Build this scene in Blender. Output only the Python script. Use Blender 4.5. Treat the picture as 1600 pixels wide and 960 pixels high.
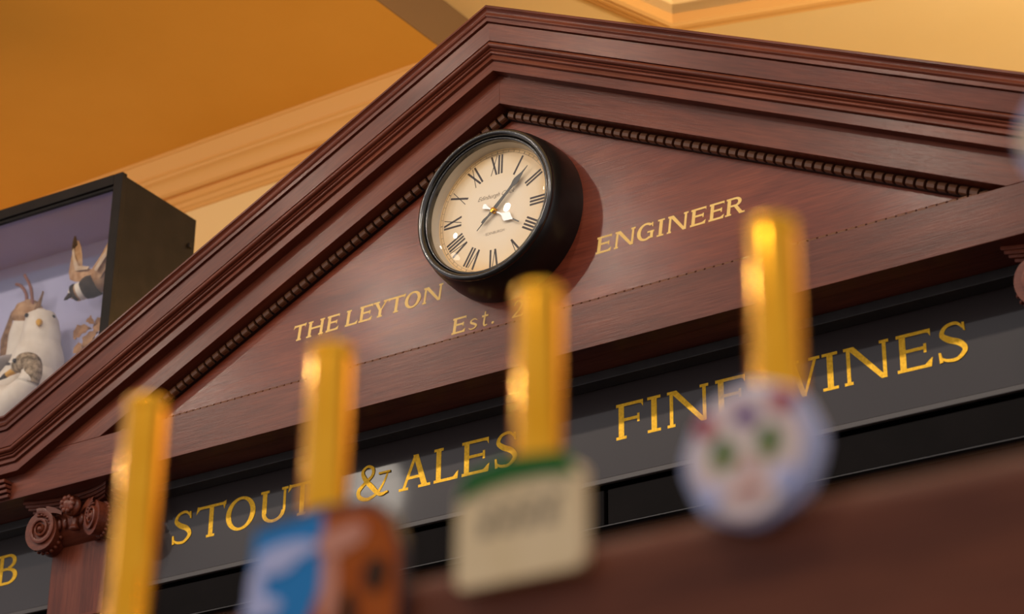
import bpy, bmesh, math, random
from mathutils import Vector, Matrix
random.seed(4)
for o in list(bpy.data.objects): bpy.data.objects.remove(o)
SC = bpy.context.scene
COL = SC.collection
ZO = 2.65                      # height of the pediment base above the floor (m)
PI = math.pi
sin, cos = math.sin, math.cos

# ------------------------------------------------------------------ camera
cd = bpy.data.cameras.new('camera'); cam = bpy.data.objects.new('camera', cd); COL.objects.link(cam)
cam.matrix_world = Matrix(((0.82374, 0.23128, 0.51766, 2.1630),
                           (0.56682, -0.35430, -0.74375, -3.0563),
                           (0.01140, 0.90608, -0.42299, -1.7068 + ZO),
                           (0, 0, 0, 1)))
cd.sensor_width = 36; cd.sensor_fit = 'HORIZONTAL'; cd.lens = 78.694
cd.clip_start = .05; cd.clip_end = 60
cd.dof.use_dof = True; cd.dof.focus_distance = 4.20; cd.dof.aperture_fstop = 4.6; cd.dof.aperture_blades = 0
SC.camera = cam

# ------------------------------------------------------------------ world, lights, exposure
w = bpy.data.worlds.new('room_ambience'); SC.world = w; w.use_nodes = True
bg = w.node_tree.nodes['Background']; bg.inputs[0].default_value = (1.0, .92, .92, 1); bg.inputs[1].default_value = .36

def lamp(name, kind, loc, energy, color, size=.1, target=None, spot=None):
    l = bpy.data.lights.new(name, kind); l.energy = energy; l.color = color
    if kind == 'AREA': l.shape = 'DISK'; l.size = size
    else: l.shadow_soft_size = size
    if spot: l.spot_size = spot; l.spot_blend = .6
    o = bpy.data.objects.new(name, l); COL.objects.link(o); o.location = (loc[0], loc[1], loc[2] + ZO)
    if target:
        d = Vector(target) - Vector(loc); o.rotation_euler = d.to_track_quat('-Z', 'Y').to_euler()
    return o
for lx, le in ((-2.60, 11), (-1.70, 13), (-.95, 11), (.10, 13), (1.00, 13), (1.95, 14)):      # row of pendants over the bar
    lamp('pendant_lamp_light', 'POINT', (lx, -1.80, 1.20), le, (1, .86, .70), .035)
lamp('wall_lamp_light', 'POINT', (-2.75, -2.75, 1.18), 5, (1, .88, .74), .17)
lamp('bar_downlight', 'SPOT', (1.2, -3.1, .9), 22, (1, .80, .50), .06, (1.45, -2.15, -1.3), 1.4)
lamp('ceiling_fill_warm', 'POINT', (-3.3, .10, .55), 9, (1, .52, .14), .10)  # unseen lamp added to turn the left ceiling orange
lamp('ceiling_fill_warm', 'POINT', (-.90, .42, .34), 3.2, (1, .52, .14), .06)  # second added lamp, hidden behind the pediment, for the same ceiling
lamp('ceiling_fill_bay', 'POINT', (1.6, 1.1, .60), 76, (1, .80, .54), .15)  # unseen lamp added to brighten the right-hand ceiling
SC.view_settings.view_transform = 'Standard'; SC.view_settings.look = 'None'
SC.view_settings.exposure = 0.87; SC.view_settings.gamma = 1.0
SC.view_settings.use_curve_mapping = False

# ------------------------------------------------------------------ materials
def mat(name, col, rough=.5, metal=0., spec=.5, coat=0., coat_r=.1):
    m = bpy.data.materials.new(name); m.use_nodes = True
    b = m.node_tree.nodes['Principled BSDF']
    b.inputs['Base Color'].default_value = (*col, 1); b.inputs['Roughness'].default_value = rough
    b.inputs['Metallic'].default_value = metal; b.inputs['Specular IOR Level'].default_value = spec
    b.inputs['Coat Weight'].default_value = coat; b.inputs['Coat Roughness'].default_value = coat_r
    return m
def bsdf(m): return m.node_tree.nodes['Principled BSDF']
def nd(m, t): return m.node_tree.nodes.new(t)
def ln(m, a, b): m.node_tree.links.new(a, b)
def noise_node(m, vec, scale, detail=4, rough=.55):
    n = nd(m, 'ShaderNodeTexNoise'); n.inputs['Scale'].default_value = scale
    n.inputs['Detail'].default_value = detail; n.inputs['Roughness'].default_value = rough
    ln(m, vec, n.inputs['Vector']); return n.outputs[0]
def ramp(m, fac, stops):
    r = nd(m, 'ShaderNodeValToRGB'); ln(m, fac, r.inputs[0])
    e = r.color_ramp.elements
    while len(e) < len(stops): e.new(.5)
    for i, (p_, c_) in enumerate(stops): e[i].position = p_; e[i].color = (*c_, 1)
    return r.outputs[0]
def vary(name, c0, c1, scale, rough=.5, metal=0., spec=.5, bump=0., bscale=None, stretch=(1, 1, 1), lo=.35, hi=.65, coat=0., coat_r=.1):
    m = mat(name, c0, rough, metal, spec, coat, coat_r)
    tc = nd(m, 'ShaderNodeTexCoord'); mp = nd(m, 'ShaderNodeMapping'); mp.inputs['Scale'].default_value = stretch
    ln(m, tc.outputs['Object'], mp.inputs[0])
    ln(m, ramp(m, noise_node(m, mp.outputs[0], scale), [(lo, c0), (hi, c1)]), bsdf(m).inputs['Base Color'])
    if bump:
        b = nd(m, 'ShaderNodeBump'); b.inputs['Strength'].default_value = bump; b.inputs['Distance'].default_value = .002
        ln(m, noise_node(m, mp.outputs[0], bscale or scale * 3), b.inputs['Height']); ln(m, b.outputs[0], bsdf(m).inputs['Normal'])
    return m
def wood(name, dark, mid, light, rough=.42, spec=.2, coat=.30, coat_r=.24):
    m = mat(name, mid, rough, 0, spec, coat, coat_r)
    a = nd(m, 'ShaderNodeAttribute'); a.attribute_name = 'grain'
    v = a.outputs['Vector']
    def mp(s):
        q = nd(m, 'ShaderNodeMapping'); q.inputs['Scale'].default_value = s; ln(m, v, q.inputs[0]); return q.outputs[0]
    big = noise_node(m, mp((1.6, 9, 9)), 2.2, 4)
    fine = noise_node(m, mp((9, 150, 150)), 1.6, 5, .6)
    pore = noise_node(m, mp((30, 700, 700)), 1.0, 2)
    c1 = ramp(m, big, [(.32, dark), (.52, mid), (.74, light)])
    mx = nd(m, 'ShaderNodeMix'); mx.data_type = 'RGBA'; mx.blend_type = 'MULTIPLY'; mx.inputs[0].default_value = .55
    ln(m, c1, mx.inputs[6]); ln(m, ramp(m, fine, [(.3, (.45, .40, .40)), (.62, (1.15, 1.12, 1.10))]), mx.inputs[7])
    ln(m, mx.outputs[2], bsdf(m).inputs['Base Color'])
    b = nd(m, 'ShaderNodeBump'); b.inputs['Strength'].default_value = .26; b.inputs['Distance'].default_value = .0006
    ad = nd(m, 'ShaderNodeMath'); ad.operation = 'ADD'; ln(m, fine, ad.inputs[0]); ln(m, pore, ad.inputs[1])
    ln(m, ad.outputs[0], b.inputs['Height']); ln(m, b.outputs[0], bsdf(m).inputs['Normal'])
    ln(m, b.outputs[0], bsdf(m).inputs['Coat Normal'])
    return m
M = {}
M['wood'] = wood('mahogany', (.105, .022, .010), (.150, .034, .016), (.20, .050, .023))
M['wood_panel'] = wood('mahogany_panel', (.125, .022, .009), (.185, .036, .015), (.25, .055, .022), rough=.42, coat=.38, coat_r=.19)
M['wood_dark'] = wood('dark_mahogany', (.022, .006, .004), (.032, .009, .006), (.045, .013, .008), rough=.45, coat=.2)
M['wood_bar'] = wood('bar_mahogany', (.10, .026, .012), (.14, .040, .018), (.18, .055, .026), rough=.55, spec=.15, coat=.06)
M['dentil'] = wood('dentil_wood', (.10, .038, .018), (.14, .055, .026), (.18, .075, .035), rough=.35, coat=.5)
M['gap'] = mat('gap_shade', (.02, .006, .004), .6, spec=.2)  # shade in the dentil gaps, put into the colour
M['slate'] = mat('black_glass_sign', (.026, .018, .0175), .35, spec=.25, coat=.75, coat_r=.055)
M['sign_frame'] = vary('sign_frame_grey', (.022, .019, .019), (.032, .028, .027), 30, rough=.35)
M['lip'] = mat('sign_lip_grey', (.095, .085, .082), .4, spec=.4)
M['black'] = mat('black_interior', (.004, .0035, .0035), .6, spec=.2)
M['black_panel'] = vary('black_cupboard', (.004, .0028, .0026), (.006, .0042, .004), 12, rough=.6, spec=.08)
M['gold_leaf'] = vary('gold_leaf', (.75, .40, .012), (.95, .55, .03), 220, rough=.42, metal=.55, bump=.25, bscale=260)
M['gold_paint'] = vary('gold_paint', (.93, .60, .17), (.97, .66, .21), 60, rough=.5, spec=.3)
M['clock_black'] = vary('clock_black', (.006, .0055, .005), (.010, .009, .008), 40, rough=.33, spec=.5)
M['bezel'] = mat('bezel_black', (.012, .011, .010), .22, spec=.55, coat=.5, coat_r=.12)
M['cream'] = mat('cream_rim', (.62, .56, .46), .45)
M['ink'] = mat('clock_ink', (.045, .028, .024), .6)
M['ink_faint'] = mat('clock_ink_faint', (.28, .20, .13), .6)
M['hand_black'] = mat('hand_black', (.02, .018, .016), .28, metal=.3)
M['hand_steel'] = mat('hand_steel', (.52, .52, .53), .40, metal=1)
m = mat('aged_dial', (.86, .64, .40), .55); M['dial'] = m
tc = nd(m, 'ShaderNodeTexCoord'); vl = nd(m, 'ShaderNodeVectorMath'); vl.operation = 'LENGTH'; ln(m, tc.outputs['Object'], vl.inputs[0])
nn = noise_node(m, tc.outputs['Object'], 14, 3); ad = nd(m, 'ShaderNodeMath'); ad.operation = 'MULTIPLY_ADD'
ln(m, nn, ad.inputs[0]); ad.inputs[1].default_value = .05; ln(m, vl.outputs['Value'], ad.inputs[2])
ln(m, ramp(m, ad.outputs[0], [(.085, (.93, .78, .57)), (.128, (.92, .72, .46)), (.152, (.86, .58, .27)), (.163, (.68, .42, .18))]), bsdf(m).inputs['Base Color'])
def glass(name, rough=.0, tint=(1, 1, 1)):
    m = mat(name, tint, rough, spec=.5); b = bsdf(m); b.inputs['Transmission Weight'].default_value = 1; b.inputs['IOR'].default_value = 1.45
    out = m.node_tree.nodes['Material Output']
    tr = nd(m, 'ShaderNodeBsdfTransparent'); gl = nd(m, 'ShaderNodeBsdfGlossy'); gl.inputs['Roughness'].default_value = .02
    lw = nd(m, 'ShaderNodeLayerWeight'); pw = nd(m, 'ShaderNodeMath'); pw.operation = 'POWER'; ln(m, lw.outputs['Facing'], pw.inputs[0]); pw.inputs[1].default_value = 5
    fr = nd(m, 'ShaderNodeMath'); fr.operation = 'MULTIPLY_ADD'; ln(m, pw.outputs[0], fr.inputs[0]); fr.inputs[1].default_value = .96; fr.inputs[2].default_value = .04
    mx = nd(m, 'ShaderNodeMixShader'); ln(m, fr.outputs[0], mx.inputs[0]); ln(m, tr.outputs[0], mx.inputs[1]); ln(m, gl.outputs[0], mx.inputs[2])
    ln(m, mx.outputs[0], out.inputs[0]); return m
M['glass'] = glass('clear_glass')
M['brass'] = vary('polished_brass', (.74, .34, .018), (.80, .39, .028), 25, rough=.14, metal=1)
M['ochre'] = vary('ochre_ceiling', (.70, .35, .045), (.76, .39, .06), 1.2, rough=.7, spec=.2)  # deeper orange than the right-hand ceiling
M['yellow'] = vary('yellow_paint', (.83, .61, .28), (.86, .65, .32), 1.5, rough=.65, spec=.25)
M['crown'] = mat('crown_paint', (.74, .41, .125), .5, spec=.3)
M['riser'] = mat('riser_shaded', (.20, .115, .05), .6, spec=.2)  # the riser's shade is put into this darker brown
M['floor'] = vary('dark_floorboards', (.03, .016, .010), (.05, .026, .015), 3, rough=.6, stretch=(1, 9, 1))
M['case_black'] = vary('case_black', (.006, .0042, .0034), (.010, .0072, .006), 18, rough=.55, spec=.2)
M['lavender'] = vary('lavender_backing', (.46, .45, .64), (.50, .49, .68), 5, rough=.8, spec=.1)
M['white_f'] = vary('white_feathers', (.72, .64, .54), (.82, .75, .65), 26, rough=.85, spec=.1, bump=.3, bscale=120)
M['grey_f'] = vary('grey_feathers', (.28, .25, .25), (.36, .32, .31), 30, rough=.85, spec=.1, bump=.3, bscale=120)
M['tan_f'] = vary('tan_feathers', (.40, .21, .10), (.58, .36, .20), 45, rough=.85, spec=.1, bump=.35, bscale=150)
M['pale_f'] = vary('pale_tan_feathers', (.55, .38, .24), (.68, .52, .37), 45, rough=.85, spec=.1, bump=.3, bscale=150)
M['brown_f'] = vary('brown_feathers', (.16, .085, .045), (.34, .19, .10), 50, rough=.85, spec=.1, bump=.35, bscale=150)
M['mottle_f'] = vary('mottled_feathers', (.15, .105, .055), (.50, .38, .25), 90, rough=.85, spec=.1, lo=.36, hi=.64)
M['dark_f'] = vary('dark_feathers', (.030, .020, .015), (.06, .042, .03), 50, rough=.8, spec=.1)
M['bill_y'] = vary('yellow_bill', (.62, .30, .02), (.70, .38, .05), 40, rough=.4)
M['eye'] = mat('glass_eye', (.01, .006, .004), .08, spec=.8)
M['leg'] = mat('reddish_leg', (.26, .09, .06), .6)
M['leaf'] = vary('dry_leaf', (.26, .12, .05), (.45, .24, .11), 40, rough=.8)
M['cream_clip'] = vary('cream_clip', (.78, .60, .34), (.84, .66, .40), 30, rough=.5, spec=.2)
M['green_clip'] = mat('green_clip', (.012, .13, .02), .5, spec=.15)
M['clip_ink'] = mat('clip_ink', (.26, .20, .12), .5)
M['blue_clip'] = mat('blue_clip', (.02, .22, .55), .5, spec=.15)
M['orange_clip'] = vary('orange_clip', (.34, .060, .004), (.42, .10, .008), 60, rough=.5, spec=.12)
M['rim_clip'] = mat('dark_clip_edge', (.03, .02, .03), .4)
M['lilac'] = mat('lilac_clip', (.40, .44, .66), .35)
M['pale_blue'] = mat('pale_blue_print', (.46, .50, .78), .4)
M['pink'] = vary('pale_pink_print', (.74, .56, .54), (.84, .70, .66), 60, rough=.4)
M['purple'] = mat('purple_print', (.10, .02, .22), .4)
M['red'] = mat('red_print', (.45, .05, .06), .4)
M['green'] = mat('green_print', (.015, .12, .04), .4)
M['olive'] = mat('olive_print', (.36, .34, .10), .4)
M['brown'] = mat('brown_print', (.05, .022, .010), .5, spec=.1)
M['salmon'] = mat('salmon_print', (.60, .24, .15), .4)
M['rubber'] = mat('pump_base', (.02, .018, .016), .4)

# ------------------------------------------------------------------ mesh helpers
GX = lambda v: v                                   # grain along x
GZ = lambda v: Vector((v.z, v.y, v.x))             # grain along z
GY = lambda v: Vector((v.y, v.x, v.z))
ALPHA = math.atan(.4741)
def GR(side):                                      # grain along a raking member
    c, s = cos(ALPHA), sin(ALPHA)
    return lambda v: Vector((v.x * c - side * v.z * s + side * 3.3, v.y, side * v.x * s + v.z * c))
class MB:
    def __init__(s, grain=GX): s.v = []; s.f = []; s.g = grain; s.off = Vector((random.random() * 7, random.random() * 3, random.random() * 3))
    def quadgrid(s, rows, close_u=False, cap=(False, False)):
        n = len(rows[0]); b = len(s.v)
        for r in rows: s.v += [Vector(p) for p in r]
        for i in range(len(rows) - 1):
            for j in range(n if close_u else n - 1):
                k = (j + 1) % n
                s.f.append((b + i * n + j, b + i * n + k, b + (i + 1) * n + k, b + (i + 1) * n + j))
        if cap[0]: s.f.append(tuple(b + j for j in reversed(range(n))))
        if cap[1]: s.f.append(tuple(b + (len(rows) - 1) * n + j for j in range(n)))
        return s
    def box(s, x0, x1, y0, y1, z0, z1):
        lo = [(x0, y0, z0), (x1, y0, z0), (x1, y1, z0), (x0, y1, z0)]; hi = [(a, b_, z1) for a, b_, _ in lo]
        return s.quadgrid([lo, hi], True, (True, True))
    def poly(s, pts):
        b = len(s.v); s.v += [Vector(p) for p in pts]; s.f.append(tuple(range(b, b + len(pts)))); return s
    def prism_xz(s, pts, y0, y1):
        return s.quadgrid([[(x, y0, z) for x, z in pts], [(x, y1, z) for x, z in pts]], True, (True, True))
    def prism_xy(s, pts, z0, z1):
        return s.quadgrid([[(x, y, z0) for x, y in pts], [(x, y, z1) for x, y in pts]], True, (True, True))
    def lathe_y(s, cx, cz, prof, n=64, cap=(False, False)):
        return s.quadgrid([[(cx + r * sin(2 * PI * k / n), y, cz + r * cos(2 * PI * k / n)) for k in range(n)] for r, y in prof], True, cap)
    def lathe_z(s, cx, cy, prof, n=32, cap=(False, False)):
        return s.quadgrid([[(cx + r * cos(2 * PI * k / n), cy + r * sin(2 * PI * k / n), z) for k in range(n)] for r, z in prof], True, cap)
    def tube(s, pts, rad, n=8, flat=None):
        pts = [Vector(p) for p in pts]; rows = []
        if not isinstance(rad, (list, tuple)): rad = [rad] * len(pts)
        for i, p_ in enumerate(pts):
            t = (pts[min(i + 1, len(pts) - 1)] - pts[max(i - 1, 0)]).normalized()
            up = Vector((0, 0, 1)) if abs(t.z) < .9 else Vector((0, 1, 0))
            a = t.cross(up).normalized(); b_ = a.cross(t)
            ra = rad[i]; rb = ra * (flat[i] if flat else 1)
            rows.append([p_ + a * (ra * cos(2 * PI * k / n)) + b_ * (rb * sin(2 * PI * k / n)) for k in range(n)])
        return s.quadgrid(rows, True, (True, True))
    def ball(s, c, r, n=16, m_=10, rot=None):
        rx, ry, rz = r if isinstance(r, (list, tuple)) else (r, r, r); c = Vector(c); rows = []
        for i in range(m_ + 1):
            t = PI * (.02 + .96 * i / m_)
            row = []
            for k in range(n):
                v = Vector((rx * sin(t) * cos(2 * PI * k / n), ry * sin(t) * sin(2 * PI * k / n), -rz * cos(t)))
                if rot: v = rot @ v
                row.append(c + v)
            rows.append(row)
        return s.quadgrid(rows, True, (True, True))
    def build(s, name, m_, parent=None, smooth=False, bevel=0, loc=None):
        me = bpy.data.meshes.new(name)
        o_ = Vector(loc) if loc is not None else Vector((0, 0, 0))
        me.from_pydata([tuple(p - o_) for p in s.v], [], s.f)
        at = me.attributes.new('grain', 'FLOAT_VECTOR', 'POINT')
        fl = []
        for p in s.v:
            q = s.g(p) + s.off; fl += [q.x, q.y, q.z]
        at.data.foreach_set('vector', fl)
        bm = bmesh.new(); bm.from_mesh(me); bmesh.ops.recalc_face_normals(bm, faces=bm.faces); bm.to_mesh(me); bm.free()
        me.materials.append(m_)
        ob = bpy.data.objects.new(name, me); COL.objects.link(ob)
        if smooth:
            for p in me.polygons: p.use_smooth = True
            if smooth != True:
                me.set_sharp_from_angle(angle=math.radians(smooth))
        if bevel:
            md = ob.modifiers.new('bevel', 'BEVEL'); md.width = bevel; md.segments = 2; md.limit_method = 'ANGLE'
        if parent is not None:
            ob.parent = parent
            pw = parent['wloc']; ob.location = (o_.x - pw[0], o_.y - pw[1], o_.z - pw[2])
            ob['wloc'] = (o_.x, o_.y, o_.z)
        else:
            ob.location = (o_.x, o_.y, o_.z + ZO); ob['wloc'] = (o_.x, o_.y, o_.z)
        return ob
def thing(name, label, cat, loc, group=None):
    o = bpy.data.objects.new(name, None); COL.objects.link(o); o.empty_display_size = .05
    o.location = (loc[0], loc[1], loc[2] + ZO); o['wloc'] = tuple(float(c) for c in loc)
    o['label'] = label; o['category'] = cat
    if group: o['group'] = group
    return o
def struct(o): o['kind'] = 'structure'; return o
def catmull(P, n=10):
    P = [Vector((*p, 0)) if len(p) == 2 else Vector(p) for p in P]; out = []
    Q = [2 * P[0] - P[1]] + P + [2 * P[-1] - P[-2]]
    for i in range(1, len(Q) - 2):
        for k in range(n):
            t = k / n; a, b, c, d = Q[i - 1:i + 3]
            out.append(.5 * (2 * b + (c - a) * t + (2 * a - 5 * b + 4 * c - d) * t * t + (3 * b - a - 3 * c + d) * t ** 3))
    out.append(P[-1]); return out

# ------------------------------------------------------------------ setting
CZ = 1.40; CZR = 1.55; RX = -.88
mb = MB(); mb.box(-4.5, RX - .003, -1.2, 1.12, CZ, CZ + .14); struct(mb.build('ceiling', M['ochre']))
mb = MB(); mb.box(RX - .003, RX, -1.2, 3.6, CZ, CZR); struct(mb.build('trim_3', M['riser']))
# right-hand ceiling with a rotated coffer
K = Vector((-.4087, 1.3741)); da = Vector((-.318, -.948)); db = Vector((.961, .276)); da.normalize(); db.normalize()
hole = [K, K + db * 1.5, K + db * 1.5 + da * 1.3, K + da * 1.3]
outer = [Vector((RX, 3.6)), Vector((4, 3.6)), Vector((4, -1.2)), Vector((RX, -1.2))]
mb = MB()
for i in range(4):
    j = (i + 1) % 4
    mb.poly([(*outer[i], CZR), (*outer[j], CZR), (*hole[j], CZR), (*hole[i], CZR)])
    mb.poly([(*outer[i], CZR + .2), (*outer[j], CZR + .2), (*hole[j], CZR + .2), (*hole[i], CZR + .2)])
    mb.poly([(*hole[i], CZR), (*hole[j], CZR), (*hole[j], CZR + .2), (*hole[i], CZR + .2)])
    mb.poly([(*outer[i], CZR), (*outer[j], CZR), (*outer[j], CZR + .2), (*outer[i], CZR + .2)])
mb.poly([(*h, CZR + .2) for h in hole])
ceil2 = struct(mb.build('ceiling', M['yellow']))
# moulding round the coffer: offset d outward, drop z
mb = MB()
prof = [(0.0, .03), (0, -.030), (.010, -.036), (.020, -.032), (.024, -.026), (.034, -.030), (.048, -.028), (.066, -.018), (.074, -.020), (.084, -.014), (.088, -.006), (.100, -.008), (.106, 0)]
rows = []
sg = [(-1, 1), (1, 1), (1, -1), (-1, -1)]
for d, z in prof:
    rows.append([(*(hole[i] + db * (sg[i][0] * d) - da * (sg[i][1] * d)), CZR + z) for i in range(4)])
mb.quadgrid(rows, True); struct(mb.build('trim_2', M['crown'], smooth=35))
# back walls
YW = 1.10
mb = MB(); mb.box(-4.5, RX, YW, YW + .1, -ZO, CZ); struct(mb.build('wall_back', M['yellow']))
mb = MB(); mb.box(RX - .1, RX, YW + .1, 3.6, -ZO, CZ); struct(mb.build('wall_left', M['yellow']))
mb = MB(); mb.box(RX, 4.5, 3.6, 3.7, -ZO, CZR); struct(mb.build('wall_rear', M['yellow']))
mb = MB(); mb.box(-7, 7, -8, 4, -ZO - .05, -ZO); struct(mb.build('floor', M['floor']))
# crown moulding (y, z) at the wall-ceiling joint
cp = [(1.000, 1.400), (1.000, 1.392), (1.006, 1.390), (1.010, 1.384), (1.022, 1.368), (1.028, 1.356), (1.027, 1.350), (1.033, 1.347), (1.036, 1.340), (1.042, 1.338),
      (1.052, 1.330), (1.058, 1.318), (1.062, 1.306), (1.070, 1.300), (1.084, 1.300), (1.084, 1.290), (1.078, 1.286), (1.078, 1.277), (1.086, 1.273), (1.088, 1.262), (1.094, 1.258), (1.094, 1.250), (1.11, 1.246)]
mb = MB(); mb.quadgrid([[(x, y, z) for y, z in cp] for x in (-4.5, RX)]); struct(mb.build('trim_1', M['crown'], smooth=28))

# ------------------------------------------------------------------ back bar cabinet (carcass behind / below the pediment)
H = .4741
cab = thing('back_bar_cabinet', 'dark mahogany back bar body under the pediment with black cupboard fronts', 'cabinet', (0, .3, -ZO))
mb = MB(); mb.box(-2.4, 2.4, .0805, .62, -.06, .02); mb.build('top_board', M['wood'], cab)
mb = MB(); mb.box(-2.4, 2.4, .0415, .60, -.0908, -.062); mb.build('soffit_board', M['wood'], cab)
mb = MB(); mb.box(-2.4, 2.4, .56, .60, -ZO, -.095); mb.build('back_panel', M['black'], cab)
mb = MB(); mb.box(-2.4, 2.4, .16, .40, -.3745, -.300); mb.build('shelf_body', M['black'], cab)
for x0, x1 in ((-1.00, .146), (.154, 1.00), (-2.3, -1.23)):
    mb = MB(); mb.box(x0, x1, .137, .158, -.3735, -.306); mb.build('cupboard_front', M['black_panel'], cab, bevel=.002)
mb = MB(); mb.box(-2.3, 1.03, .133, .16, -.3765, -.3745); mb.build('cupboard_rail', M['sign_frame'], cab)
mb = MB(); mb.box(-2.4, 2.4, .30, .33, -ZO, -.378); mb.build('lower_back', M['black'], cab)
mb = MB(); mb.box(-2.4, 2.4, .12, .56, -1.66, -1.60); mb.build('worktop', M['wood_dark'], cab)
mb = MB(); mb.box(-2.4, 2.4, .16, .30, -ZO + .0, -1.66); mb.build('base_front', M['wood_dark'], cab)

# ------------------------------------------------------------------ pediment
ped = thing('pediment', 'large mahogany triangular pediment with stepped cornice, dentils and gold pub name', 'pediment', (0, .02, 0))
def zh(off): return -.045 + (off - .055) * cos(ALPHA)
def sweep(prof, side, name, m_, sm=30):
    """prof: closed (y, off) section; run apex -> bend -> horizontal return"""
    mb = MB(GR(side)); rows = [[], [], []]
    for y, off in prof:
        xb = (H + off - zh(off)) / H
        rows[0].append((0.0 * side, y, H + off)); rows[1].append((side * xb, y, zh(off))); rows[2].append((side * 2.3, y, zh(off)))
    mb.quadgrid(rows, True, (True, True))
    return mb.build(name, m_, ped, smooth=sm)
def arc(cy, co, ry, ro, a0, a1, n):
    return [(cy + ry * cos(math.radians(a0 + (a1 - a0) * k / n)), co + ro * sin(math.radians(a0 + (a1 - a0) * k / n))) for k in range(n + 1)]
BK = .08
crown = [(BK, .196), (-.0515, .196), (-.0525, .1945), (-.0525, .1905), (-.0505, .1895)] + arc(-.0555, .1815, .0085, .0075, 60, -40, 6) + \
        [(-.0495, .1765)] + arc(-.0475, .1735, .0035, .0030, 120, 240, 4) + [(-.0475, .1690), (-.0470, .1615), (-.0400, .1610), (BK, .1610)]
corona = [(BK, .1600), (-.0415, .1600), (-.0420, .1590), (-.0375, .1225), (-.034, .1220), (BK, .1220)]
torus = [(BK, .1215), (-.034, .1215)] + arc(-.0335, .1150, .0065, .0062, 95, 265, 8) + [(-.031, .1085), (BK, .1085)]
cyma = [(BK, .1080), (-.0325, .1080), (-.0330, .1060), (-.0320, .1045), (-.0290, .1042)] + arc(-.0285, .0995, .0040, .0035, 100, 260, 5) + \
       [(-.0270, .0955), (-.0275, .0940), (-.0280, .0860), (-.0265, .0845), (BK, .0845)]
fillet = [(BK, .0835), (-.0225, .0835), (-.0225, .0625), (-.0220, .0620), (.002, .0620), (.002, .0650), (BK, .0650)]
for sd in (-1, 1):
    sweep(crown, sd, 'crown_moulding', M['wood'])
    sweep(corona, sd, 'corona_board', M['wood'])
    sweep(torus, sd, 'torus_moulding', M['wood'], 60)
    sweep(cyma, sd, 'cyma_moulding', M['wood'], 50)
    sweep(fillet, sd, 'fillet_board', M['wood'])
    # raking board (frieze)
    mb = MB(GR(sd)); mb.prism_xz([(0, H), (0, H + .07), (sd * 1.148, 0.0), (sd * 1.0, 0.0)], 0, .042)
    mb.build('raking_board', M['wood'], ped, bevel=.0006)
    # bed mould blocks on the ends of the beam
    for k in range(4):
        z1 = -.050 - k * .0098
        mb = MB(); mb.box(min(sd * 1.247, sd * 2.3), max(sd * 1.247, sd * 2.3), -.024 + k * .005, 0, z1 - .0075, z1); mb.build('bed_moulding', M['wood'], ped, bevel=.0015)
mb = MB(); mb.box(-2.3, 2.3, 0, .041, -.0908, -.0006); mb.build('lintel_beam', M['wood'], ped, bevel=.0006)
mb = MB(); mb.prism_xz([(-1.05, -.02), (1.05, -.02), (0, H + .02)], .042, .052); tym = mb.build('tympanum', M['wood_panel'], ped)
mb = MB(); mb.prism_xz([(-1.45, -.06), (1.45, -.06), (0, H + .16)], .053, .079); mb.build('pediment_core', M['wood_dark'], ped)
# dentils
def dentil_mesh():
    me = MB(GX); hw = .0072
    sec = [(.042, 0), (.026, 0), (.0225, -.003), (.0215, -.008), (.0235, -.013), (.027, -.0150), (.042, -.0150)]
    me.quadgrid([[(x, y, z) for y, z in sec] for x in (-hw, hw)], True, (True, True))
    return me
proto = dentil_mesh().build('dentil', M['dentil'], ped)
dm = proto.data
def put(x, z, ang, first=[True]):
    if first[0]: o = proto; first[0] = False
    else:
        o = proto.copy(); COL.objects.link(o)
    o.location = (x, -.02, z); o.rotation_euler = (0, ang, 0)
    return o
ca, sa = cos(ALPHA), sin(ALPHA)
for sd in (-1, 1):
    # backing strip, its dark colour standing in for shade between dentils
    mb = MB(GR(sd)); mb.prism_xz([(0, H), (sd * .985, .007), (sd * .955, .001), (0, H - .020)], .0345, .042); mb.build('dentil_shade_strip', M['gap'], ped)
    k = 0
    while True:
        t = .017 + k * .02045
        x = t * ca; z = H - t * sa
        off = -.0028
        if z < .022: break
        put(sd * x - sd * 0, z + off / 1, sd * ALPHA); k += 1
x = -.955
while x <= .956:
    put(x, .0167, 0); x += .01834

mb = MB(); mb.box(-.975, .975, .0345, .042, 0, .0208); mb.build('dentil_shade_strip', M['gap'], ped)  # dark strip added so the gaps along the base read as shade

# ------------------------------------------------------------------ lettering
T, TH, SH, SO = .165, .085, .078, .075
def R_(x0, y0, x1, y1): return [(x0, y0), (x1, y0), (x1, y1), (x0, y1)]
def stroke(P, W, n=10):
    pts = catmull(P, n); out = []
    m_ = len(pts); L = []; Rr = []
    for i, p in enumerate(pts):
        t = (pts[min(i + 1, m_ - 1)] - pts[max(i - 1, 0)]).normalized(); nrm = Vector((-t.y, t.x, 0))
        f = i / (m_ - 1) * (len(W) - 1); j = min(int(f), len(W) - 2); wd = W[j] + (W[j + 1] - W[j]) * (f - j)
        L.append(p + nrm * wd / 2); Rr.append(p - nrm * wd / 2)
    for i in range(m_ - 1): out.append([tuple(L[i][:2]), tuple(L[i + 1][:2]), tuple(Rr[i + 1][:2]), tuple(Rr[i][:2])])
    return out
def ring(cx, cy, rx, ry, tx, ty, a0=0, a1=360, n=36):
    out = []
    for k in range(n):
        a, b = (math.radians(a0 + (a1 - a0) * q / n) for q in (k, k + 1))
        out.append([(cx + rx * cos(a), cy + ry * sin(a)), (cx + rx * cos(b), cy + ry * sin(b)),
                    (cx + (rx - tx) * cos(b) , cy + (ry - ty) * sin(b)), (cx + (rx - tx) * cos(a), cy + (ry - ty) * sin(a))])
    return out
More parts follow.
